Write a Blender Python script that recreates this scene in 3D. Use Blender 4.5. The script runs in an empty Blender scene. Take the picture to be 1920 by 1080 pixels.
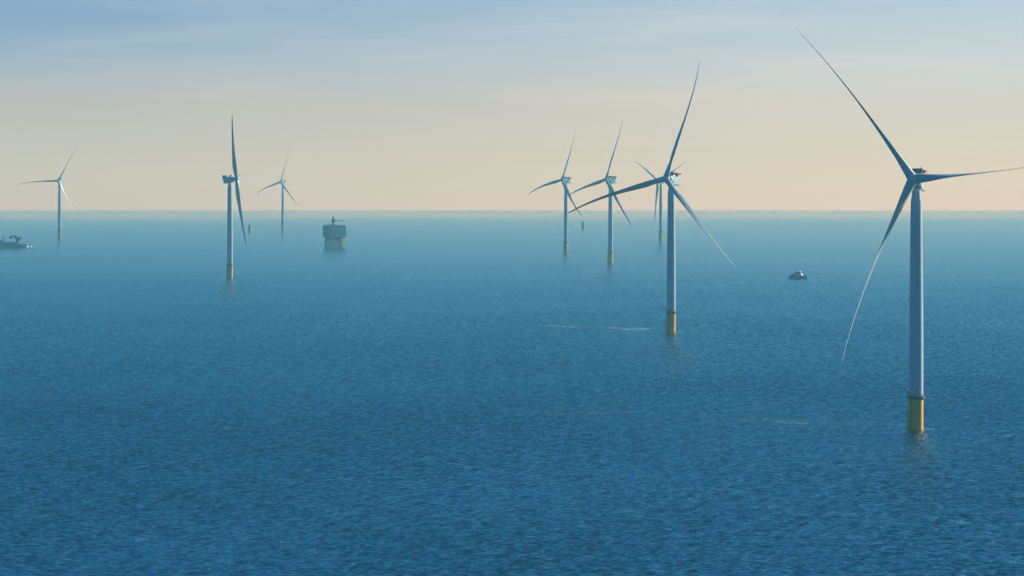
import bpy, math
import numpy as np
from mathutils import Vector, Matrix

sc = bpy.context.scene
col = sc.collection
R_ = math.radians

# ------------------------------------------------------------------ camera
CAM_H = 132.62
FPX = 11204.5                    # focal length in pixels of a 1920 px wide picture
HORIZON_EYE = 327.3              # row of the true eye level
EARTH = 7.433e6                  # earth radius with normal refraction
cam = bpy.data.cameras.new('camera')
cam.sensor_width = 36.0
cam.lens = FPX / 1920 * 36.0
cam.clip_start = 5.0
cam.clip_end = 200000.0
cam_o = bpy.data.objects.new('camera', cam)
col.objects.link(cam_o)
cam_o.location = (0, 0, CAM_H)
cam_o.rotation_euler = (R_(90) - math.atan((540 - HORIZON_EYE) / FPX), 0, 0)
sc.camera = cam_o

# ------------------------------------------------------------------ render settings
sc.render.engine = 'CYCLES'
sc.cycles.use_denoising = True
sc.cycles.max_bounces = 5
sc.cycles.diffuse_bounces = 2
sc.cycles.glossy_bounces = 2
sc.cycles.volume_bounces = 1
sc.cycles.transparent_max_bounces = 8
sc.cycles.sample_clamp_indirect = 4.0
EXPOSURE, SKY_STRENGTH = 0.65, 0.05
sc.view_settings.view_transform = 'Standard'
sc.view_settings.look = 'None'
sc.view_settings.exposure = EXPOSURE
sc.view_settings.gamma = 1.0

# ------------------------------------------------------------------ sky and sun
SUN_AZ = 57.0                    # degrees to the right of the view
SUN_EL = 24.0
world = bpy.data.worlds.new('World')
sc.world = world
world.use_nodes = True
wt = world.node_tree
wt.nodes.clear()
def wn(t, **k):
    n = wt.nodes.new(t)
    for a, b in k.items(): setattr(n, a, b)
    return n
wout = wn('ShaderNodeOutputWorld')
wbg = wn('ShaderNodeBackground')
wbg.inputs['Strength'].default_value = SKY_STRENGTH
wt.links.new(wbg.outputs[0], wout.inputs[0])
sky = wn('ShaderNodeTexSky', sky_type='NISHITA')
sky.sun_disc = False
sky.sun_elevation = R_(SUN_EL)
sky.sun_rotation = R_(SUN_AZ)
sky.altitude = 100
sky.dust_density = 0.6
sky.ozone_density = 4.0
tc = wn('ShaderNodeTexCoord')
sep = wn('ShaderNodeSeparateXYZ')
wt.links.new(tc.outputs['Generated'], sep.inputs[0])
def maprange(src, a, b, c=0.0, d=1.0, smooth=True):
    m = wn('ShaderNodeMapRange')
    m.interpolation_type = 'SMOOTHSTEP' if smooth else 'LINEAR'
    m.inputs[1].default_value = a; m.inputs[2].default_value = b
    m.inputs[3].default_value = c; m.inputs[4].default_value = d
    wt.links.new(src, m.inputs[0])
    return m.outputs[0]
def mixc(fac, a, b, mode='MIX'):
    m = wn('ShaderNodeMix', data_type='RGBA', blend_type=mode)
    if isinstance(fac, float): m.inputs[0].default_value = fac
    else: wt.links.new(fac, m.inputs[0])
    for v, i in ((a, 6), (b, 7)):
        if isinstance(v, tuple): m.inputs[i].default_value = (*v, 1)
        else: wt.links.new(v, m.inputs[i])
    return m.outputs[2]
# deep blue upper sky: the daylight sky through a clear, strongly blue air
SKY_TINT = (0.0, 0.66, 1.16)
upper = mixc(1.0, sky.outputs[0], SKY_TINT, 'MULTIPLY')
# low sky: the sunlit band of distant haze above the sea (as exposed)
band = wn('ShaderNodeValToRGB')
Z0, Z1 = -0.008, 0.070
wt.links.new(maprange(sep.outputs[2], Z0, Z1, smooth=False), band.inputs[0])
BAND = [(-0.00650, (4.169, 1.803, 0.475)),
        (-0.00452, (4.169, 1.803, 0.475)),
        (-0.00203, (4.068, 1.893, 0.460)),
        (0.00208, (3.935, 1.852, 0.469)),
        (0.00270, (3.656, 1.774, 0.527)),
        (0.00315, (2.767, 1.425, 0.459)),
        (0.00369, (2.134, 1.183, 0.532)),
        (0.00422, (1.792, 1.048, 0.487)),
        (0.00511, (1.481, 0.953, 0.546)),
        (0.00601, (1.271, 0.862, 0.530)),
        (0.00735, (1.085, 0.793, 0.539)),
        (0.00913, (0.930, 0.726, 0.545)),
        (0.01136, (0.834, 0.676, 0.544)),
        (0.01493, (0.649, 0.629, 0.596)),
        (0.01850, (0.539, 0.588, 0.637)),
        (0.02207, (0.409, 0.518, 0.649)),
        (0.02564, (0.348, 0.477, 0.649)),
        (0.02877, (0.307, 0.454, 0.663)),
        (0.04000, (0.200, 0.370, 0.560)),
        (0.07000, (0.070, 0.290, 0.540))]
els = band.color_ramp.elements
while len(els) > 1: els.remove(els[-1])
for i, (z, c) in enumerate(BAND):
    p = (z - Z0) / (Z1 - Z0)
    e = els[0] if i == 0 else els.new(p)
    e.position = p
    e.color = (*[v * 1.0 for v in c], 1)
BK = 1 / (SKY_STRENGTH * 2 ** EXPOSURE)
band_s = mixc(1.0, band.outputs[0], (BK, BK, BK), 'MULTIPLY')
# warmer and brighter to the right, towards the sun
side = maprange(sep.outputs[0], -0.10, 0.10)
side_lo = mixc(side, (0.82, 0.83, 0.88), (1.12, 1.12, 1.10))
side_hi = mixc(side, (0.80, 0.86, 0.89), (1.80, 1.44, 1.10))
side_t = mixc(maprange(sep.outputs[2], 0.010, 0.028), side_lo, side_hi)
band_s = mixc(1.0, band_s, side_t, 'MULTIPLY')
# faint long streaks of thin high cloud
mp = wn('ShaderNodeMapping')
mp.inputs['Rotation'].default_value = (0, R_(6), 0)
mp.inputs['Scale'].default_value = (14, 1, 130)
wt.links.new(tc.outputs['Generated'], mp.inputs[0])
nz = wn('ShaderNodeTexNoise')
nz.inputs['Scale'].default_value = 1.0
nz.inputs['Detail'].default_value = 8.0
nz.inputs['Roughness'].default_value = 0.62
nz.inputs['Distortion'].default_value = 0.6
wt.links.new(mp.outputs[0], nz.inputs[0])
cl = maprange(nz.outputs[0], 0.40, 0.70)
clh = maprange(sep.outputs[2], 0.004, 0.022)
clm = wn('ShaderNodeMath', operation='MULTIPLY')
wt.links.new(cl, clm.inputs[0]); wt.links.new(clh, clm.inputs[1])
cloud_t = mixc(clm.outputs[0], (1.0, 1.0, 1.0), (1.24, 1.12, 1.03))
band_s = mixc(1.0, band_s, cloud_t, 'MULTIPLY')
low = maprange(sep.outputs[2], 0.050, 0.12)
wt.links.new(mixc(low, band_s, upper), wbg.inputs['Color'])

sun = bpy.data.lights.new('sun', 'SUN')
sun.energy = 5.0
sun.angle = R_(0.5)
sun.color = (1.0, 0.87, 0.64)
sun_o = bpy.data.objects.new('sun', sun)
col.objects.link(sun_o)
sd = Vector((math.sin(R_(SUN_AZ)) * math.cos(R_(SUN_EL)), math.cos(R_(SUN_AZ)) * math.cos(R_(SUN_EL)), math.sin(R_(SUN_EL))))
sun_o.rotation_euler = sd.to_track_quat('Z', 'Y').to_euler()
sun_o.location = (500, 0, 600)

# ------------------------------------------------------------------ materials
def material(name, color, rough=0.5, metal=0.0, noise=0.06, scale=0.4, stain=None, stain_scale=(0.6, 0.6, 0.08), stain_amt=0.35):
    m = bpy.data.materials.new(name)
    m.use_nodes = True
    t = m.node_tree
    b = t.nodes['Principled BSDF']
    b.inputs['Roughness'].default_value = rough
    b.inputs['Metallic'].default_value = metal
    tcn = t.nodes.new('ShaderNodeTexCoord')
    n = t.nodes.new('ShaderNodeTexNoise')
    n.inputs['Scale'].default_value = scale
    n.inputs['Detail'].default_value = 5
    t.links.new(tcn.outputs['Object'], n.inputs['Vector'])
    mr = t.nodes.new('ShaderNodeMapRange')
    mr.inputs[1].default_value = 0.3; mr.inputs[2].default_value = 0.7
    mr.inputs[3].default_value = 1 - noise; mr.inputs[4].default_value = 1 + noise
    t.links.new(n.outputs[0], mr.inputs[0])
    hs = t.nodes.new('ShaderNodeHueSaturation')
    hs.inputs['Color'].default_value = (*color, 1)
    t.links.new(mr.outputs[0], hs.inputs['Value'])
    last = hs.outputs[0]
    if stain:
        mp = t.nodes.new('ShaderNodeMapping')
        mp.inputs['Scale'].default_value = stain_scale
        t.links.new(tcn.outputs['Object'], mp.inputs[0])
        n2 = t.nodes.new('ShaderNodeTexNoise')
        n2.inputs['Scale'].default_value = 1.0
        n2.inputs['Detail'].default_value = 6
        t.links.new(mp.outputs[0], n2.inputs['Vector'])
        r2 = t.nodes.new('ShaderNodeMapRange')
        r2.inputs[1].default_value = 0.52; r2.inputs[2].default_value = 0.75
        r2.inputs[3].default_value = 0.0; r2.inputs[4].default_value = stain_amt
        t.links.new(n2.outputs[0], r2.inputs[0])
        mx = t.nodes.new('ShaderNodeMix'); mx.data_type = 'RGBA'
        t.links.new(r2.outputs[0], mx.inputs[0])
        t.links.new(last, mx.inputs[6])
        mx.inputs[7].default_value = (*stain, 1)
        last = mx.outputs[2]
    t.links.new(last, b.inputs['Base Color'])
    return m
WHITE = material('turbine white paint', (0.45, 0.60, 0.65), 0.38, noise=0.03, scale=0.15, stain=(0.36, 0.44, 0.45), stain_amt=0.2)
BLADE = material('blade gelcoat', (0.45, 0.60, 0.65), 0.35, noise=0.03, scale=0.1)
YELLOW = material('yellow marine paint', (0.92, 0.44, 0.025), 0.45, noise=0.07, stain=(0.30, 0.18, 0.06), stain_amt=0.45)
GALV = material('galvanised grating', (0.13, 0.12, 0.11), 0.6, noise=0.12, scale=1.5)
DARK = material('dark cooler grille', (0.05, 0.055, 0.07), 0.5, noise=0.1, scale=2)
RED = material('red guard railing', (0.62, 0.06, 0.04), 0.5, noise=0.05)
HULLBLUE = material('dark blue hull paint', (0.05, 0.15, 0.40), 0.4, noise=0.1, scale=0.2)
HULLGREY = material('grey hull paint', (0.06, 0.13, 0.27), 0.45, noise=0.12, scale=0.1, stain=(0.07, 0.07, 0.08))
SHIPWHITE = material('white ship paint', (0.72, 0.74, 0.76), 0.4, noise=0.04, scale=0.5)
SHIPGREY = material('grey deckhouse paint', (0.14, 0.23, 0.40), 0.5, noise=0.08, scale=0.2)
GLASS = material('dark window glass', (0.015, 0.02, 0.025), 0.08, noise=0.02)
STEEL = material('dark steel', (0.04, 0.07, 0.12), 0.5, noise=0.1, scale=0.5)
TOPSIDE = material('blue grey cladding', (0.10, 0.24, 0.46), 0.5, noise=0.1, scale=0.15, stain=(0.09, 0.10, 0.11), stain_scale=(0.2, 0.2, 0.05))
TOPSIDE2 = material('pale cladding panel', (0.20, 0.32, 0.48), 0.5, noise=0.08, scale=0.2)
BLUNTED = material('blue crane paint', (0.05, 0.08, 0.13), 0.5, noise=0.1, scale=0.5)
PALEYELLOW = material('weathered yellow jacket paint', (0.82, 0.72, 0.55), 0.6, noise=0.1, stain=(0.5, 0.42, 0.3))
RUBBER = material('black rubber fender', (0.02, 0.02, 0.02), 0.7)

# ------------------------------------------------------------------ mesh builder
class MB:
    def __init__(s): s.v, s.f = [], []
    def add(s, vs, fs, M=None):
        o = len(s.v)
        s.v += [tuple((M @ Vector(p)) if M else p) for p in vs]
        s.f += [tuple(i + o for i in f) for f in fs]
        return s
    def box(s, c, d, M=None, rz=0.0, taper=(1, 1)):
        x, y, z = d[0] / 2, d[1] / 2, d[2] / 2
        a, b = taper
        vs = [(-x, -y, -z), (x, -y, -z), (x, y, -z), (-x, y, -z), (-x*a, -y*b, z), (x*a, -y*b, z), (x*a, y*b, z), (-x*a, y*b, z)]
        fs = [(0, 3, 2, 1), (4, 5, 6, 7), (0, 1, 5, 4), (1, 2, 6, 5), (2, 3, 7, 6), (3, 0, 4, 7)]
        L = Matrix.Translation(c) @ Matrix.Rotation(rz, 4, 'Z')
        return s.add(vs, fs, (M @ L) if M else L)
    def lathe(s, prof, n=32, M=None, axis='Z', cap=True):
        vs, fs = [], []
        for r, z in prof:
            for k in range(n):
                a = 2 * math.pi * k / n
                p = (r * math.cos(a), r * math.sin(a), z)
                if axis == 'Y': p = (p[0], -p[2], p[1])     # profile runs towards -Y
                vs.append(p)
        for i in range(len(prof) - 1):
            for k in range(n):
                k2 = (k + 1) % n
                fs.append((i*n + k, i*n + k2, (i+1)*n + k2, (i+1)*n + k))
        if cap:
            fs.append(tuple(range(n - 1, -1, -1)))
            fs.append(tuple((len(prof)-1)*n + k for k in range(n)))
        return s.add(vs, fs, M)
    def rod(s, a, b, r0, r1=None, n=8, M=None):
        a, b = Vector(a), Vector(b)
        q = (b - a).to_track_quat('Z', 'Y').to_matrix().to_4x4()
        L = Matrix.Translation(a) @ q
        return s.lathe([(r0, 0), (r0 if r1 is None else r1, (b - a).length)], n, (M @ L) if M else L)
    def path(s, pts, r, n=6, M=None):
        for a, b in zip(pts[:-1], pts[1:]): s.rod(a, b, r, n=n, M=M)
        return s
    def ring(s, R, z, r, n=40, m=6, M=None):
        pts = [(R*math.cos(2*math.pi*k/n), R*math.sin(2*math.pi*k/n), z) for k in range(n + 1)]
        return s.path(pts, r, m, M)
    def prism(s, outline, y0, y1, M=None, y0s=None):
        """outline in x-z, extruded along y"""
        n = len(outline)
        vs = [(x, y0, z) for x, z in outline] + [(x, y1, z) for x, z in outline]
        fs = [tuple(range(n)), tuple(range(2*n - 1, n - 1, -1))]
        for i in range(n):
            j = (i + 1) % n
            fs.append((j, i, i + n, j + n))
        return s.add(vs, fs, M)
    def loft(s, secs, M=None):
        """closed sections with equal point counts"""
        n = len(secs[0]); vs = [p for c in secs for p in c]; fs = []
        for i in range(len(secs) - 1):
            for k in range(n):
                j = (k + 1) % n
                fs.append((i*n + k, i*n + j, (i+1)*n + j, (i+1)*n + k))
        fs.append(tuple(range(n - 1, -1, -1)))
        fs.append(tuple((len(secs)-1)*n + k for k in range(n)))
        return s.add(vs, fs, M)
    def mesh(s, name, mat, smooth=35, bevel=0.0):
        me = bpy.data.meshes.new(name)
        me.from_pydata(s.v, [], s.f)
        import bmesh
        bm = bmesh.new(); bm.from_mesh(me)
        bmesh.ops.recalc_face_normals(bm, faces=bm.faces)
        if bevel:
            bmesh.ops.bevel(bm, geom=[e for e in bm.edges if e.is_manifold and e.calc_face_angle(0) > 0.6],
                            offset=bevel, segments=3, affect='EDGES', profile=0.6)
        bm.to_mesh(me); bm.free()
        me.materials.append(mat)
        if smooth:
            me.shade_smooth()
            me.set_sharp_from_angle(angle=R_(smooth))
        return me
def link(name, me, parent=None, M=None):
    o = bpy.data.objects.new(name, me)
    col.objects.link(o)
    if parent: o.parent = parent
    if M is not None: o.matrix_local = M
    return o
def thing(name, label, cat, loc, rz=0.0, group=None):
    o = bpy.data.objects.new(name, None)
    col.objects.link(o)
    o.empty_display_size = 5
    o.location = loc
    o.rotation_euler = (0, 0, rz)
    o['label'] = label; o['category'] = cat
    if group: o['group'] = group
    return o
def sea_level(x, y): return -(x * x + y * y) / (2 * EARTH)

# ------------------------------------------------------------------ sea (curved like the earth, with real waves)
rng = np.random.default_rng(7)
NW = 72
lam = np.exp(rng.uniform(math.log(2.3), math.log(9.5), NW))
wdir = R_(62) + rng.normal(0, 0.75, NW)                    # direction the waves travel
slope = 0.031 * (lam / 8.0) ** -0.1
amp = slope * lam / (2 * math.pi)
kx = 2 * math.pi / lam * np.cos(wdir); ky = 2 * math.pi / lam * np.sin(wdir)
ph = rng.uniform(0, 2 * math.pi, NW)
def value_noise(x, y, seed):
    xi = np.floor(x).astype(np.int64); yi = np.floor(y).astype(np.int64)
    fx = x - xi; fy = y - yi
    fx = fx*fx*(3 - 2*fx); fy = fy*fy*(3 - 2*fy)
    def h(a, b):
        n = (a * 374761393 + b * 668265263 + seed * 1442695041) & 0x7fffffff
        n = ((n ^ (n >> 13)) * 1274126177) & 0x7fffffff
        return ((n ^ (n >> 16)) & 0xffff) / 65535.0
    return (h(xi, yi)*(1-fx) + h(xi+1, yi)*fx)*(1-fy) + (h(xi, yi+1)*(1-fx) + h(xi+1, yi+1)*fx)*fy
def pix(px, py):
    """the point of the sea seen at a row and column of the photograph"""
    s = 1.0
    for _ in range(80): s = (py - HORIZON_EYE) / (CAM_H + (FPX / s) ** 2 / 2 / EARTH)
    return (px - 960) / s, FPX / s
FOAM = [((1065, 611.5), (1232, 619.5), 12, 1.0), ((900, 606), (1065, 611.5), 10, 0.45),
        ((1535, 792), (1625, 797), 10, 0.9), ((1400, 786), (1535, 793), 10, 0.4), ((1625, 797), (1710, 799), 8, 0.45),
        ((1122, 525), (1152, 526), 14, 0.8), ((1375, 529), (1416, 530), 14, 0.9), ((1240, 526), (1375, 529), 10, 0.3),
        ((325, 518), (395, 519), 16, 0.5), ((1190, 700), (1330, 706), 9, 0.25), ((980, 770), (1180, 776), 9, 0.25),
        ((1510, 532), (1590, 535), 12, 0.35)]
TURB = [  # name, x, distance, yaw, rotor angle, (flex along the axis, sideways flex of each blade), blade scale, label
    ('A', 211.5, 3126.1, -15.3, 85.78, (-7.57, [(2.9, 7.6), (7.3, 1.8), (7.7, 1.3)]), 1.0312, 'nearest white wind turbine, far right, one blade running out of the frame'),
    ('B', 136.1, 5108.6, -33.4, 17.34, (-6.69, [(-3.9, 10.0), (2.2, 0.7), (3.2, 4.5)]), 1.0518, 'second nearest wind turbine, its long left blade crossing in front of two farther towers'),
    ('C', -373.7, 7915.3, 88.5, 82.5, (3.7, [(-8.2, 0), (-8.2, 0), (-8.2, 0)]), 1.012, 'wind turbine seen side-on, nacelle pointing left and one blade straight up'),
    ('D', 155.4, 9426.6, -51.5, 17.95, (-6.25, [(-5.7, 11.0), (4.0, -1.4), (2.4, 3.4)]), 1.0071, 'wind turbine just left of the tall red-railed one, its tower crossed by that blade'),
    ('E', 98.3, 10901.3, -51.1, 21.65, (-1.64, [(0.2, 7.0), (7.9, 5.5), (8.8, 5.2)]), 0.972, 'wind turbine touched by the blade tip of the tall turbine to its right'),
    ('F', 331.4, 13310.1, -45.3, 63.0, (-8.34, [(-4.6, 9.3), (1.5, -2.3), (2.6, 5.0)]), 0.952, 'faint hazy wind turbine half hidden behind the tall turbine, blades in a Y'),
    ('G', -1044.2, 13790.7, -15.9, 30.46, (-2.93, [(6.6, -0.1), (5.8, 0.7), (7.2, 3.6)]), 1.0298, 'leftmost wind turbine, above the dark construction ship, one blade level to the left'),
    ('H', -655.8, 17097.1, -39.6, 16.6, (-3.11, [(-1.0, 5.3), (10.8, -5.6), (8.5, 3.7)]), 0.97, 'small pale hazy wind turbine between the side-on turbine and the substation'),
]
def build_sea():
    d = [1650.0]
    while d[-1] < 46500:
        x = d[-1]
        step = 1.1 if x < 3200 else 1.1 * (x / 3200) ** 2
        d.append(x + min(step, 260))
    near = list(np.geomspace(20, 1640, 40))
    d = np.array(near + d)
    inner = np.linspace(-R_(5.6), R_(5.6), 640)
    side = np.concatenate([np.linspace(-math.pi, -R_(8), 56), np.linspace(-R_(7.4), -R_(5.8), 4)])
    th = np.concatenate([side, inner, -side[1:][::-1]])
    nd, nt = len(d), len(th)
    D, TH = np.meshgrid(d, th, indexing='ij')
    X = D * np.sin(TH); Y = D * np.cos(TH)
    Z = np.zeros_like(X)
    w = np.clip((R_(7.2) - np.abs(TH)) / R_(1.2), 0, 1) * np.clip((D - 1500) / 200, 0, 1)
    gust = 0.86 + 0.28 * value_noise(X / 130.0, Y / 420.0, 3)
    for i in range(NW):
        p = kx[i] * X + ky[i] * Y + ph[i]
        Z += amp[i] * np.sin(p)
    calm = 1 - 0.98 * np.clip((D - 7200) / 17000, 0, 1) ** 0.70
    Z = Z * w * gust * calm
    Z -= (X * X + Y * Y) / (2 * EARTH)
    foam = np.zeros_like(X)
    n1 = value_noise(X / 9.0, Y / 30.0, 11) * 0.6 + value_noise(X / 3.0, Y / 9.0, 12) * 0.4
    n2 = value_noise(X / 22.0, Y / 200.0, 13)
    for a, b, wd, st in FOAM:
        ax, ay = pix(*a); bx, by = pix(*b)
        L = math.hypot(bx - ax, by - ay)
        ux, uy = (bx - ax) / L, (by - ay) / L
        t = (X - ax) * ux + (Y - ay) * uy
        dist = np.abs(-(X - ax) * uy + (Y - ay) * ux)
        end = np.clip(np.minimum(t, L - t) / (0.12 * L), 0, 1)
        m = np.exp(-(dist / (2.4 * wd)) ** 2) * end * st * 0.58 * np.clip((n1 - 0.25) * 2.4, 0, 1) * (0.35 + 0.65 * np.clip((n2 - 0.25) * 2.2, 0, 1))
        foam = np.maximum(foam, m)
    for tb in TURB:
        r = np.hypot(X - tb[1] - 2, Y - tb[2])
        m = np.exp(-((r - 6) / 3.0) ** 2) * np.clip((n1 - 0.35) * 2.5, 0, 1) * 0.35
        foam = np.maximum(foam, m)
    # rare small whitecaps on the steepest crests
    idx = np.arange(nd * nt).reshape(nd, nt)
    a = idx[:-1, :-1].ravel(); b = idx[:-1, 1:].ravel(); c = idx[1:, 1:].ravel(); e = idx[1:, :-1].ravel()
    quads = np.stack([a, b, c, e], 1).astype(np.int32)
    vs = np.stack([X, Y, Z], -1).reshape(-1, 3).astype(np.float32)
    me = bpy.data.meshes.new('sea')
    me.vertices.add(len(vs)); me.vertices.foreach_set('co', vs.ravel())
    me.loops.add(quads.size); me.loops.foreach_set('vertex_index', quads.ravel())
    me.polygons.add(len(quads))
    me.polygons.foreach_set('loop_start', np.arange(0, quads.size, 4, dtype=np.int32))
    me.update(calc_edges=True)
    me.shade_smooth()
    at = me.attributes.new('foam', 'FLOAT', 'POINT')
    at.data.foreach_set('value', foam.ravel().astype(np.float32))
    at = me.attributes.new('ripple', 'FLOAT', 'POINT')
    at.data.foreach_set('value', calm.ravel().astype(np.float32))
    at = me.attributes.new('chop', 'FLOAT', 'POINT')
    at.data.foreach_set('value', (calm * (1 + 1.8 * np.clip((D - 4000) / 6000, 0, 1))).ravel().astype(np.float32))
    m = bpy.data.materials.new('sea water'); m.use_nodes = True
    t = m.node_tree; bs = t.nodes['Principled BSDF']
    bs.inputs['Roughness'].default_value = 0.18
    bs.inputs['IOR'].default_value = 1.33
    an = t.nodes.new('ShaderNodeAttribute'); an.attribute_name = 'foam'
    mx = t.nodes.new('ShaderNodeMix'); mx.data_type = 'RGBA'
    t.links.new(an.outputs['Fac'], mx.inputs[0])
    mx.inputs[6].default_value = (*WATER, 1)
    mx.inputs[7].default_value = (0.42, 0.66, 0.80, 1)
    t.links.new(mx.outputs[2], bs.inputs['Base Color'])
    rr = t.nodes.new('ShaderNodeMapRange')
    rr.inputs[3].default_value = 0.0; rr.inputs[4].default_value = 0.6
    t.links.new(an.outputs['Fac'], rr.inputs[0])
    ar = t.nodes.new('ShaderNodeAttribute'); ar.attribute_name = 'ripple'
    rq = t.nodes.new('ShaderNodeMapRange'); rq.inputs[3].default_value = 0.048; rq.inputs[4].default_value = 0.16
    t.links.new(ar.outputs['Fac'], rq.inputs[0])
    ra = t.nodes.new('ShaderNodeMath'); ra.operation = 'ADD'
    t.links.new(rq.outputs[0], ra.inputs[0]); t.links.new(rr.outputs[0], ra.inputs[1]); t.links.new(ra.outputs[0], bs.inputs['Roughness'])
    # ripples too small for the mesh
    tcn = t.nodes.new('ShaderNodeTexCoord')
    mp = t.nodes.new('ShaderNodeMapping'); mp.inputs['Scale'].default_value = (0.6, 0.45, 0.5)
    t.links.new(tcn.outputs['Object'], mp.inputs[0])
    nz = t.nodes.new('ShaderNodeTexNoise'); nz.inputs['Scale'].default_value = 1.0; nz.inputs['Detail'].default_value = 3
    t.links.new(mp.outputs[0], nz.inputs['Vector'])
    bp = t.nodes.new('ShaderNodeBump'); ac = t.nodes.new('ShaderNodeAttribute'); ac.attribute_name = 'chop'
    rm = t.nodes.new('ShaderNodeMath'); rm.operation = 'MULTIPLY'; rm.inputs[1].default_value = 0.5
    t.links.new(ac.outputs['Fac'], rm.inputs[0]); t.links.new(rm.outputs[0], bp.inputs['Strength']); bp.inputs['Distance'].default_value = 0.25
    t.links.new(nz.outputs[0], bp.inputs['Height']); t.links.new(bp.outputs[0], bs.inputs['Normal'])
    me.materials.append(m)
    o = link('sea', me)
    o['kind'] = 'structure'
    return o
WATER = (0.0, 0.016, 0.028)
build_sea()

# ------------------------------------------------------------------ wind turbines
HUB_Z, OVER, TILT, CONE = 130.0, 9.0, R_(6), R_(2)
def lerp_tab(tab, x):
    xs, ys = zip(*tab)
    return float(np.interp(x, xs, ys))
CHORD = [(0, 4.7), (.04, 4.7), (.10, 5.2), (.18, 5.9), (.24, 5.6), (.35, 4.5), (.5, 3.3), (.7, 2.3), (.85, 1.65), (.94, 1.15), (.98, .7), (1, .12)]
THICK = [(0, 4.7), (.04, 4.7), (.10, 4.2), (.18, 3.0), (.24, 2.6), (.35, 1.85), (.5, 1.25), (.7, .8), (.85, .58), (.94, .44), (.98, .28), (1, .06)]
TWIST = [(0, 26), (.1, 24), (.2, 17), (.3, 11), (.5, 5), (.75, 1), (1, -1)]
ROUND = [(0, 1), (.05, 1), (.2, .25), (.35, 0), (1, 0)]
def blade_mesh(axial, sideways, scale, feather):
    n, secs = 28, []
    for t in list(np.linspace(0.02, 0.3, 22)) + list(np.linspace(0.32, 0.94, 32)) + [.96, .975, .985, .993, 1.0]:
        r = t * 100.0 * scale
        c, th, tw, rd = (lerp_tab(q, t) for q in (CHORD, THICK, TWIST, ROUND))
        bx, by = -(sideways[0] * t ** 2 + sideways[1] * t ** 4), -(r * math.sin(CONE) + axial * t ** 2.2)
        ax = 0.5 * rd + 0.34 * (1 - rd)
        rot = R_(tw + feather * (1 - rd))
        ring = []
        for k in range(n):
            a = 2 * math.pi * k / n
            u = 0.5 - 0.5 * math.cos(a)              # 0 leading edge, 1 trailing edge
            ycirc = 0.5 * math.sin(a)
            yfoil = math.copysign(1, math.sin(a)) * 2.6 * (0.2969*math.sqrt(u) - .126*u - .3516*u*u + .2843*u**3 - .1036*u**4) if 0 < u < 1 else 0
            yy = (ycirc * rd + yfoil * 0.385 * (1 - rd)) * th
            uu = (u - ax) * c
            # feathered: leading edge upwind (-Y), thickness along X
            x, y = yy, uu
            x, y = x * math.cos(rot) - y * math.sin(rot), x * math.sin(rot) + y * math.cos(rot)
            ring.append((x + bx, y + by, r * math.cos(CONE)))
        secs.append(ring)
    return MB().loft(secs).mesh('blade', BLADE, smooth=60)

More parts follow.
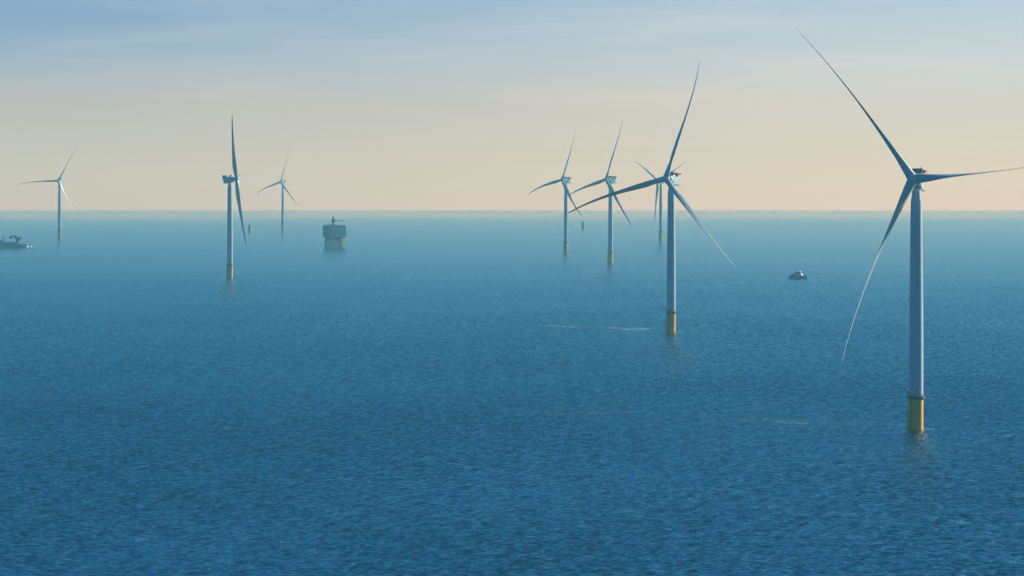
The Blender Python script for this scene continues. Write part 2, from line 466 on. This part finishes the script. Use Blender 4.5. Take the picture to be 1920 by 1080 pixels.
def turbine_meshes():
    M = {}
    tow = [(3.75, 17.2), (3.75, 45), (3.55, 70), (3.2, 98), (2.98, 118.2), (2.75, 120.5), (2.35, 122.6), (2.25, 125.2)]
    b = MB().lathe(tow, 48)
    for z, r in ((44.9, 3.75), (74, 3.5), (101, 3.16)):
        b.lathe([(r - .2, z), (r + .07, z), (r + .07, z + .35), (r - .2, z + .35)], 48)
    M['tower'] = b.mesh('tower', WHITE, 30)
    M['door'] = MB().box((0, -3.74, 19.4), (1.1, .3, 2.3)).mesh('door', TOPSIDE2, 0)
    M['foundation'] = MB().lathe([(3.8, -8), (3.8, 15.9)], 48).mesh('foundation', YELLOW, 30)
    # boat landing: two fender tubes and a ladder, with stubs to the pile
    b = MB()
    Ml = Matrix.Rotation(R_(-75), 4, 'Z')
    for x in (-.9, .9):
        b.rod((x, -4.75, -4), (x, -4.75, 10.5), .22, M=Ml, n=10)
        for z in (1, 4, 7, 10): b.rod((x, -3.5, z), (x, -4.75, z), .14, M=Ml)
    for x in (-.32, .32): b.rod((x, -4.45, -2), (x, -4.45, 16), .06, M=Ml, n=6)
    for k in range(36): b.rod((-.32, -4.45, -2 + k*.5), (.32, -4.45, -2 + k*.5), .03, M=Ml, n=5)
    M['boat_landing'] = b.mesh('boat_landing', YELLOW, 40)
    b = MB().lathe([(3.82, 15.7), (4.3, 15.7), (4.8, 16.3), (4.8, 17.25), (3.7, 17.25)], 40, cap=False)
    b.box((-4.9, -.3, 16.9), (1.6, 2.2, .35))
    M['platform'] = b.mesh('platform', GALV, 30)
    b = MB()
    for z in (17.5, 17.9, 18.3): b.ring(4.65, z, .06, 32, 5)
    for k in range(24):
        a = 2 * math.pi * k / 24
        b.rod((4.65*math.cos(a), 4.65*math.sin(a), 17.05), (4.65*math.cos(a), 4.65*math.sin(a), 18.3), .06, n=5)
    M['railing'] = b.mesh('railing', GALV, 40)
    b = MB().rod((-4.3, -.9, 17.1), (-4.3, -.9, 19.2), .2, n=8)
    b.path([(-4.3, -.9, 19.1), (-5.0, -1.0, 20.2), (-5.9, -1.2, 21.0), (-6.7, -1.4, 21.5)], .26, 8)
    b.box((-4.35, -.9, 18.9), (.7, .6, .8))
    M['davit_crane'] = b.mesh('davit_crane', STEEL, 40)
    # nacelle frame: rotor side towards -Y, origin at hub height on the tower axis
    def sect(y, hw, z0, z1, r=1.0):
        pts = []
        for cx, cz, a0 in ((hw - r, z1 - r, 0), (-hw + r, z1 - r, 90), (-hw + r, z0 + r, 180), (hw - r, z0 + r, 270)):
            for k in range(5):
                a = R_(a0 + k * 22.5)
                pts.append((cx + r * math.cos(a), y, cz + r * math.sin(a)))
        return pts
    M['nacelle'] = MB().loft([sect(-2.3, 3.0, -4.4, 3.9), sect(-1.9, 3.2, -4.6, 4.1), sect(6.2, 2.5, -4.7, 4.1), sect(7.6, 2.3, -4.3, 4.1, .9), sect(9.5, 2.2, .6, 4.1, .8)]).mesh('nacelle', WHITE, 28)
    b = MB().lathe([(2.4, 1.9), (3.55, 2.2), (3.75, 2.6), (3.75, 5.0), (3.5, 5.4), (2.6, 5.7)], 44, axis='Y')
    M['generator'] = b.mesh('generator', WHITE, 30)
    M['bearing_collar'] = MB().lathe([(2.2, 5.5), (2.2, 6.6)], 36, axis='Y').mesh('bearing_collar', DARK, 30)
    b = MB()
    b.box((0, -.9, 5.2), (6.8, 2.0, 2.4))
    M['cooler'] = b.mesh('cooler', DARK, 0, bevel=.12)
    b = MB()
    for x in np.linspace(-3.2, 3.2, 14): b.box((x, -1.98, 5.2), (.07, .12, 2.1))
    b.box((0, -.9, 6.46), (7.0, 2.2, .1))
    M['cooler_fins'] = b.mesh('cooler_fins', SHIPGREY, 0)
    # hoist platform with solid red railing panels at the rear of the roof
    b = MB()
    x0, x1, y0, y1 = -3.9, 3.9, 4.2, 9.9
    for (a, c) in (((x0, y0), (x0, y1)), ((x1, y0), (x1, y1)), ((x0, y1), (x1, y1))):
        cx, cy = (a[0]+c[0])/2, (a[1]+c[1])/2
        L = math.hypot(c[0]-a[0], c[1]-a[1])
        along_x = abs(a[0]-c[0]) > .1
        b.box((cx, cy, 4.95), (L if along_x else .12, .12 if along_x else L - .14, 1.3))
        b.box((cx, cy, 5.66), (L if along_x else .14, .14 if along_x else L - .14, .1))
    M['hoist_railing'] = b.mesh('hoist_railing', RED, 0)
    M['hoist_deck'] = MB().box((0, 7.05, 4.2), (8.1, 5.9, .18)).mesh('hoist_deck', GALV, 0)
    b = MB()
    for x in (2.6, -2.6): b.path([(x * .8, 5.6, -4.4), (x, 6.4, -5.1), (x, 8.6, -5.3), (x, 10.6, -4.9)], .2, 8)
    b.box((0, 8.4, -5.25), (5.6, 4.2, .3))
    M['service_walkway'] = b.mesh('service_walkway', STEEL, 30)
    b = MB().rod((1.6, 3.0, 4.1), (1.6, 3.0, 7.2), .07, n=6).rod((1.0, 3.0, 6.9), (2.2, 3.0, 6.9), .05, n=6)
    b.lathe([(.05, 7.15), (.22, 7.2), (.22, 7.5), (.05, 7.55)], 10, Matrix.Translation((1.6, 3.0, 0)))
    M['wind_vane'] = b.mesh('wind_vane', STEEL, 30)
    # hub in rotor frame: origin at rotor centre, nose towards -Y
    b = MB().lathe([(2.2, -3.0), (2.75, -2.6), (3.0, -1.6), (3.05, -.4), (2.9, .8), (2.5, 1.7), (1.9, 2.3), (1.75, 2.35), (1.6, 2.75), (.9, 2.95), (.05, 3.0)], 40, axis='Y')
    for j in range(3):
        Rm = Matrix.Rotation(j * 2 * math.pi / 3, 4, 'Y')
        b.lathe([(2.6, .6), (2.55, 2.6), (2.5, 3.2)], 36, Rm)
    M['hub'] = b.mesh('hub', WHITE, 40)
    M['blade_seal'] = MB().lathe([(2.46, 3.12), (2.46, 3.42)], 36).mesh('blade_seal', DARK, 40)
    return M
TM = turbine_meshes()
for nm, x, dist, yaw, rot, bend, bs, label in TURB:
    t = thing('wind_turbine', label, 'wind turbine', (x, dist, sea_level(x, dist)), 0, 'offshore wind turbines')
    f = link('foundation', TM['foundation'], t)
    link('boat_landing', TM['boat_landing'], f)
    p = link('platform', TM['platform'], t)
    link('railing', TM['railing'], p)
    link('davit_crane', TM['davit_crane'], p)
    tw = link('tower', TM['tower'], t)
    link('door', TM['door'], tw)
    NM = Matrix.Translation((0, 0, HUB_Z)) @ Matrix.Rotation(R_(yaw), 4, 'Z')
    n = link('nacelle', TM['nacelle'], t, NM)
    c = link('cooler', TM['cooler'], n)
    link('hoist_railing', TM['hoist_railing'], n)
    link('hoist_deck', TM['hoist_deck'], n)
    link('service_walkway', TM['service_walkway'], n)
    link('wind_vane', TM['wind_vane'], n)
    link('cooler_fins', TM['cooler_fins'], n)
    NT = NM @ Matrix.Rotation(-TILT, 4, 'X')
    g = link('generator', TM['generator'], t, NT)
    link('bearing_collar', TM['bearing_collar'], g)
    RM = NT @ Matrix.Translation((0, -OVER, 0)) @ Matrix.Rotation(R_(rot), 4, 'Y')
    h = link('hub', TM['hub'], t, RM)
    for j in range(3):
        a = rot + 120 * j
        if nm == 'C': fe = 0
        elif nm == 'A': fe = (4, -5, 14)[j]
        else: fe = -yaw + 3.7 + 18.2 * math.cos(R_(a)) - 3.2 * math.sin(R_(a))
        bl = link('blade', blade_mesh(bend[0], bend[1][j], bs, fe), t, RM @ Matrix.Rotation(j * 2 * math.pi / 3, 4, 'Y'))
        link('blade_seal', TM['blade_seal'], bl)

# bare foundations still waiting for a tower
for x, y, label in ((468.5, 435, 'faint bare foundation without a tower, beside the side-on turbine blade tip'),
                    (1093.5, 428.6, 'tiny bare foundation lost in haze, right of two turbine blade tips')):
    X, D = pix(x, y)
    t = thing('monopile_foundation', label, 'foundation', (X, D, sea_level(X, D)), 0, 'bare turbine foundations')
    f = link('foundation', TM['foundation'], t)
    link('boat_landing', TM['boat_landing'], f)
    p = link('platform', TM['platform'], t)
    link('railing', TM['railing'], p)
    link('davit_crane', TM['davit_crane'], p)

# ------------------------------------------------------------------ offshore substation
def substation():
    X, D = pix(627, 463)
    t = thing('offshore_substation', 'blue grey offshore substation platform with a roof crane on yellow legs', 'substation', (X, D, sea_level(X, D)), R_(38))
    t.scale = (1.09, 1.09, 1)
    # yellow jacket
    b = MB()
    cs = [(-14, -10), (14, -10), (14, 10), (-14, 10)]
    top = [(-13, -9), (13, -9), (13, 9), (-13, 9)]
    for (x, y), (u, v) in zip(cs, top):
        b.rod((x, y, -8), (u, v, 18), 1.5, n=14)
    for k in range(4):
        (x, y), (u, v) = cs[k], cs[(k+1) % 4]
        for z in (1.5, 7.0, 12.5): b.rod((x*.98, y*.98, z), (u*.98, v*.98, z), .75, n=10)
        b.rod((x, y, 1.5), (u*.97, v*.97, 12.5), .6, n=10)
        b.rod((u, v, 1.5), (x*.97, y*.97, 12.5), .6, n=10)
    for x in (-7, 0, 7):
        for y in (-9.6, 9.6): b.rod((x, y, -8), (x, y, 18), 1.1, n=12)
    b.box((2, 1, 3.4), (20, 12, 3.0))
    t_j = link('jacket', b.mesh('jacket', PALEYELLOW, 40), t)
    b = MB()
    for k in range(6): b.rod((8 + k*1.3, -11.8, -5), (8 + k*1.3, -11.0, 18.5), .4, n=8)
    b.box((11.2, -12.0, 8.5), (8.0, 2.2, 14.5))
    link('cable_guard', b.mesh('cable_guard', PALEYELLOW, 30), t_j)
    # lower cable deck
    b = MB().box((0, 0, 19.2), (31, 23, .8)).box((0, 0, 14.6), (27, 20, .5))
    b.lathe([(15.2, 10.8), (18.6, 18.6)], 4, Matrix.Diagonal((1.05, .8, 1, 1)) @ Matrix.Rotation(R_(45), 4, 'Z'))
    for x in np.linspace(-13.5, 13.5, 8):
        for y in (-9.5, 9.5): b.box((x, y, 16.9), (.7, .7, 4.0))
    for x in (-9, -2, 6): b.box((x, -3, 16.8), (4.5, 8, 3.6))
    link('cable_deck', b.mesh('cable_deck', STEEL, 0), t)
    # main block
    b = MB().box((0, 0, 30.6), (33, 26, 21.6))
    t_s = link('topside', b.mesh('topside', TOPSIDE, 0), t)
    b = MB()
    for z in (20.4, 26.8, 33.2, 41.7):
        b.box((0, 0, z), (34.6, 27.6, .45))
    b.box((-18.5, -8, 41.0), (6.0, 9, .6)).box((-18.2, -9, 20.6), (5.0, 6, .6)).box((18.3, -10, 21.6), (6, 3, .5))
    link('walkway', b.mesh('walkway', STEEL, 0), t_s)
    b = MB()
    rr = np.random.default_rng(3)
    for row in range(3):
        z = 23.6 + row * 6.4
        for k in range(6):
            if rr.random() < .72: link('louvre_panel', MB().box((-13.5 + k*5.3, -13.05, z), (3.6 * rr.uniform(.5, 1), .25, 3.8 * rr.uniform(.6, 1))).mesh('louvre_panel', TOPSIDE2, 0), t_s)
        for k in range(5):
            if rr.random() < .72: link('louvre_panel', MB().box((16.55, -10.5 + k*5.2, z), (.25, 3.6 * rr.uniform(.5, 1), 3.8 * rr.uniform(.6, 1))).mesh('louvre_panel', TOPSIDE2, 0), t_s)
    b = MB()
    for x in np.linspace(-16.6, 16.6, 12):
        for y in (-13.2, 13.2): b.rod((x, y, 41.9), (x, y, 43.0), .08, n=5)
    for z in (42.4, 43.0):
        b.path([(-16.6, -13.2, z), (16.6, -13.2, z), (16.6, 13.2, z), (-16.6, 13.2, z), (-16.6, -13.2, z)], .07, 5)
    link('railing', b.mesh('railing', GALV, 0), t_s)
    b = MB()
    for x, y, w, h in ((-10, 5, 4, 2.2), (-3, -7, 5, 1.8), (-12, -5, 2.4, 2.6), (10, 6, 4, 1.6)): link('roof_unit', MB().box((x, y, 41.9 + h/2), (w, w*.8, h)).mesh('roof_unit', TOPSIDE2, 0), t_s)
    # crane: boom lies to the picture's right, so turn it back against the platform's own turn
    Mc = Matrix.Translation((-1.0, 2.0, 0)) @ Matrix.Rotation(R_(-38), 4, 'Z')
    b = MB().rod((0, 0, 41.9), (0, 0, 49), 2.6, 2.3, n=20, M=Mc)
    t_c = link('crane', b.mesh('crane', TOPSIDE2, 30), t)
    b = MB().box((-.5, 0, 50.1), (8.4, 4.0, 2.2), M=Mc)
    b.box((2.6, -2.4, 51.6), (2.4, 2.0, 2.6), M=Mc)
    for x, y in ((-2.6, -1.5), (-2.6, 1.5), (2.2, -1.5), (2.2, 1.5)):
        b.rod((x, y, 51), (-.4, y*.3, 61.5), .34, .24, n=6, M=Mc)
    for z in (53.5, 56.0, 58.5):
        k = (61.5 - z) / 10.5
        for y in (-1, 1):
            b.rod((-.4 - 2.2*k, y*(.5 + k), z), (-.4 + 2.6*k, y*(.5 + k), z), .2, n=5, M=Mc)
            b.rod((-.4 - 2.2*k, y*(.5 + k), z), (-.4 + 2.0*k, y*(.45 + k*.8), z + 2.2), .17, n=5, M=Mc)
    b.box((-.3, 0, 56.2), (5.0, 3.4, 10.0), M=Mc, taper=(.28, .3))
    link('crane_cab', b.mesh('crane_cab', BLUNTED, 0), t_c)
    b = MB()
    for y in (-.9, .9):
        for z in (0, 1.4): b.rod((3, y, 50.2 + z), (17.2, y*.6, 51.1 + z*.55), .36, n=6, M=Mc)
        for k in range(9):
            u0, u1 = k / 9, (k + 1) / 9
            b.rod((3 + 14.2*u0, y*(1-.4*u0), 50.2 + .9*u0), (3 + 14.2*u1, y*(1-.4*u1), 51.6 + .12*u1), .12, n=5, M=Mc)
    b.box((16.6, 0, 51.2), (3.0, 1.8, 2.2), M=Mc)
    b.rod((17.2, 0, 50.4), (17.0, 0, 44.5), .12, n=5, M=Mc).box((17.0, 0, 44.3), (.8, .8, 1.0), M=Mc)
    link('crane_boom', b.mesh('crane_boom', BLUNTED, 0), t_c)
    for x, y, z in ((-14, 9, 46), (9, 10, 47)):
        link('antenna', MB().rod((x, y, 41.9), (x, y, z), .14, n=6).mesh('antenna', STEEL, 0), t)
substation()

# ------------------------------------------------------------------ vessels
def hull_mesh(L, B, Dp, draft, sheer, name, mat, flare=1.15, stern=.9, fine=.62):
    """bow towards +X, waterline at z = 0"""
    secs = []
    for u in np.linspace(0, 1, 26):
        x = (u - .5) * L
        if u < fine: wb = stern + (1 - stern) * min(1, u / .25)
        else: wb = max(0.02, 1 - ((u - fine) / (1 - fine)) ** 2.2)
        wl = wb ** 1.35
        top = Dp + sheer * max(0, (u - .55) / .45) ** 2
        hb = B / 2
        fx = (u > fine) * L * .035 * ((u - fine) / (1 - fine))
        secs.append([(x, -hb*wl*.8, -draft), (x + fx*.4, -hb*wl, 0), (x + fx, -hb*wb, top), (x + fx, hb*wb, top), (x + fx*.4, hb*wl, 0), (x, hb*wl*.8, -draft)])
    return MB().loft(secs).mesh(name, mat, 40)

def crew_boat():
    X, D = pix(1496, 522.5)
    t = thing('crew_boat', 'small crew boat with white wheelhouse and dark blue hull, alone left of nearest turbine', 'boat', (X, D, sea_level(X, D)), R_(-20))
    t.scale = (1.04, 1, 1.04)
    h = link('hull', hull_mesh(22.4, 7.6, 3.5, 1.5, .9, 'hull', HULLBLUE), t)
    link('fender', MB().box((-1, -3.85, 3.2), (18, .35, .4)).box((-1, 3.85, 3.2), (18, .35, .4)).mesh('fender', RUBBER, 0), h)
    b = MB().prism([(-3.8, 3.5), (6.2, 3.5), (5.2, 6.4), (4.2, 6.7), (-3.8, 6.7)], -2.9, 2.9)
    c = link('cabin', b.mesh('cabin', SHIPWHITE, 0, bevel=.12), t)
    b = MB().prism([(-3.2, 6.75), (4.3, 6.75), (3.2, 8.6), (-2.6, 8.6)], -2.5, 2.5)
    w = link('wheelhouse', b.mesh('wheelhouse', SHIPWHITE, 0), t)
    b = MB().prism([(-2.9, 7.0), (4.2, 7.0), (3.55, 8.15), (-2.7, 8.15)], -2.54, 2.54)
    link('window_band', b.mesh('window_band', GLASS, 0), w)
    link('roof', MB().prism([(-3.4, 8.6), (3.9, 8.6), (3.4, 9.2), (-3.0, 9.2)], -2.7, 2.7).mesh('roof', SHIPWHITE, 0), w)
    for x in (-2.8, -.9, 1.0, 2.9):
        for y in (-2.93, 2.93): link('window', MB().box((x, y, 5.5), (1.2, .08, .8)).mesh('window', GLASS, 0), c)
    b = MB().box((-6.2, 0, 4.9), (4.2, 5.0, 2.8)).box((-8.6, 0, 4.1), (1.5, 4, 1.2))
    link('aft_house', b.mesh('aft_house', SHIPGREY, 0, bevel=.1), t)
    b = MB().rod((-.6, 0, 9.2), (-1.0, 0, 13.2), .16, n=6).rod((-1.3, -1.2, 11.2), (-1.3, 1.2, 11.2), .1, n=6).box((-.4, 0, 10.3), (1.6, 2.2, .35))
    link('mast', b.mesh('mast', STEEL, 0), t)
    b = MB()
    for y in (-3.4, 3.4):
        b.path([(-10.6, y, 4.5), (-3.9, y, 4.5)], .06, 5)
        for x in np.linspace(-10.6, -3.9, 6): b.rod((x, y, 3.4), (x, y, 4.5), .05, n=5)
        b.path([(5.8, y*.8, 5.0), (9.6, y*.35, 5.3)], .06, 5)
        for x, q in ((6.2, .78), (8, .55), (9.6, .35)): b.rod((x, y*q, 3.6), (x, y*q, 5.2), .05, n=5)
    link('railing', b.mesh('railing', SHIPGREY, 0), t)
crew_boat()

def workboat():
    X, D = pix(54.5, 465.4)
    t = thing('workboat', 'little low workboat with two white deckhouses, beside the construction ship', 'boat', (X, D, sea_level(X, D)), R_(-34))
    link('hull', hull_mesh(19, 7.4, 1.4, 1.0, .5, 'hull', HULLGREY), t)
    link('aft_house', MB().box((-5.0, 0, 3.3), (4.2, 6.6, 3.9), taper=(.8, .9)).mesh('aft_house', SHIPWHITE, 0), t)
    link('wheelhouse', MB().box((3.6, 0, 3.1), (4.4, 6.0, 3.5), taper=(.75, .85)).mesh('wheelhouse', SHIPWHITE, 0), t)
    for x, z in ((-5.0, 5.5), (3.6, 5.1)):
        link('roof', MB().box((x, 0, z), (4.6, 6.4, .5)).mesh('roof', STEEL, 0), t)
    link('mast', MB().rod((-.6, 0, 1.3), (-.6, 0, 7.2), .18, n=6).mesh('mast', STEEL, 0), t)
workboat()

def construction_ship():
    X, D = pix(0, 465.3)
    k = 1 / 0.973
    t = thing('construction_ship', 'dark construction ship with deck cranes, cut by the left edge of the picture', 'ship', (X - 10 * k, D, sea_level(X, D)), R_(3))
    # local x = metres right of 10 px outside the frame
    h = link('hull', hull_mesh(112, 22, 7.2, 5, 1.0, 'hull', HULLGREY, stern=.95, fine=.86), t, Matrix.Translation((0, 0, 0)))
    b = MB().box((-6, 0, 8.6), (84, 20, 2.6)).box((16, -6, 11.2), (34, 6, 2.6)).box((24, 4, 10.8), (44, 8, 2.2)).box((41, 0, 9.1), (10, 14, 3.4))
    link('deck_cargo', b.mesh('deck_cargo', SHIPGREY, 0), t)
    b = MB().box((-33, 0, 15), (26, 19, 12)).box((-33, 0, 22.4), (20, 17, 2.8)).box((-31, 0, 25), (12, 14, 2.4))
    s = link('superstructure', b.mesh('superstructure', SHIPGREY, 0), t)
    for z in (13, 16, 19):
        for x in np.linspace(-43, -23, 9): link('window', MB().box((x, -9.55, z), (1.2, .2, 1.0)).mesh('window', GLASS, 0), s)
    link('bridge_window', MB().box((-31, -7.05, 25.1), (11, .2, 1.3)).mesh('bridge_window', GLASS, 0), s)
    link('bridge_window', MB().box((-24.95, 0, 25.1), (.2, 12, 1.3)).mesh('bridge_window', GLASS, 0), s)
    b = MB().box((4, 0, 13), (24, 12, 6.4)).box((-4, 2, 17.2), (8, 8, 2.0))
    link('deckhouse', b.mesh('deckhouse', SHIPGREY, 0), t)
    b = MB().rod((17.5, 0, 14), (17.5, 0, 24.6), .9, .5, n=8).box((17.5, 0, 20.5), (3.0, 2, 1.0)).rod((13, 0, 14), (17.5, 0, 22), .3, n=6)
    b.box((17.5, 0, 23.2), (2.0, 1.4, 2.4))
    link('mast', b.mesh('mast', STEEL, 0), t)
    # knuckle boom crane: pedestal, arm to the left with a hanging box, prong to the right
    b = MB().rod((44, 0, 9), (43.5, 0, 17), 3.4, 2.8, n=16).box((43.2, 0, 18.5), (6.5, 5, 5.0))
    c = link('crane', b.mesh('crane', STEEL, 30), t)
    b = MB()
    b.prism([(46, 15), (42.5, 15.5), (36.5, 21.6), (31.0, 21.8), (31.2, 23.4), (36.0, 24.5), (39.5, 24.6), (43.5, 22)], -1.4, 1.4)
    b.box((31.3, 0, 21.0), (5.2, 3.4, 5.4)).box((32.6, 0, 18.6), (4.2, 3, 1.4))
    link('crane_arm', b.mesh('crane_arm', STEEL, 0), c)
    b = MB().prism([(44.5, 14), (47.5, 14), (51.6, 20.6), (51.2, 21.6), (47.0, 21.4), (46.6, 19.5)], -1.2, 1.2)
    link('crane_prong', b.mesh('crane_prong', STEEL, 0), c)
    b = MB()
    for x in np.linspace(-15, 52, 26):
        b.rod((x, -10.6, 7.2), (x, -10.6, 8.5), .07, n=5)
    b.path([(-15, -10.6, 8.5), (52, -10.6, 8.5)], .08, 5)
    link('railing', b.mesh('railing', SHIPGREY, 0), t)
construction_ship()

# ------------------------------------------------------------------ haze
HAZE_DENSITY = 4.3e-5
HAZE_COLOR = (0.205, 0.575, 0.74)
HAZE_G = 0.1
bt, tp = sea_level(46600, 0) - 2.5, 255.0
hb = MB().box((0, 0, (bt + tp) / 2), (2 * 47200, 2 * 47200, tp - bt))
hm = bpy.data.materials.new('sea haze'); hm.use_nodes = True
ht = hm.node_tree; ht.nodes.clear()
ho = ht.nodes.new('ShaderNodeOutputMaterial'); pv = ht.nodes.new('ShaderNodeVolumePrincipled')
pv.inputs['Density'].default_value = HAZE_DENSITY
pv.inputs['Color'].default_value = (*HAZE_COLOR, 1)
pv.inputs['Anisotropy'].default_value = HAZE_G
ht.links.new(pv.outputs[0], ho.inputs['Volume'])
hz = link('haze', hb.mesh('haze', hm, 0))
hz['kind'] = 'stuff'
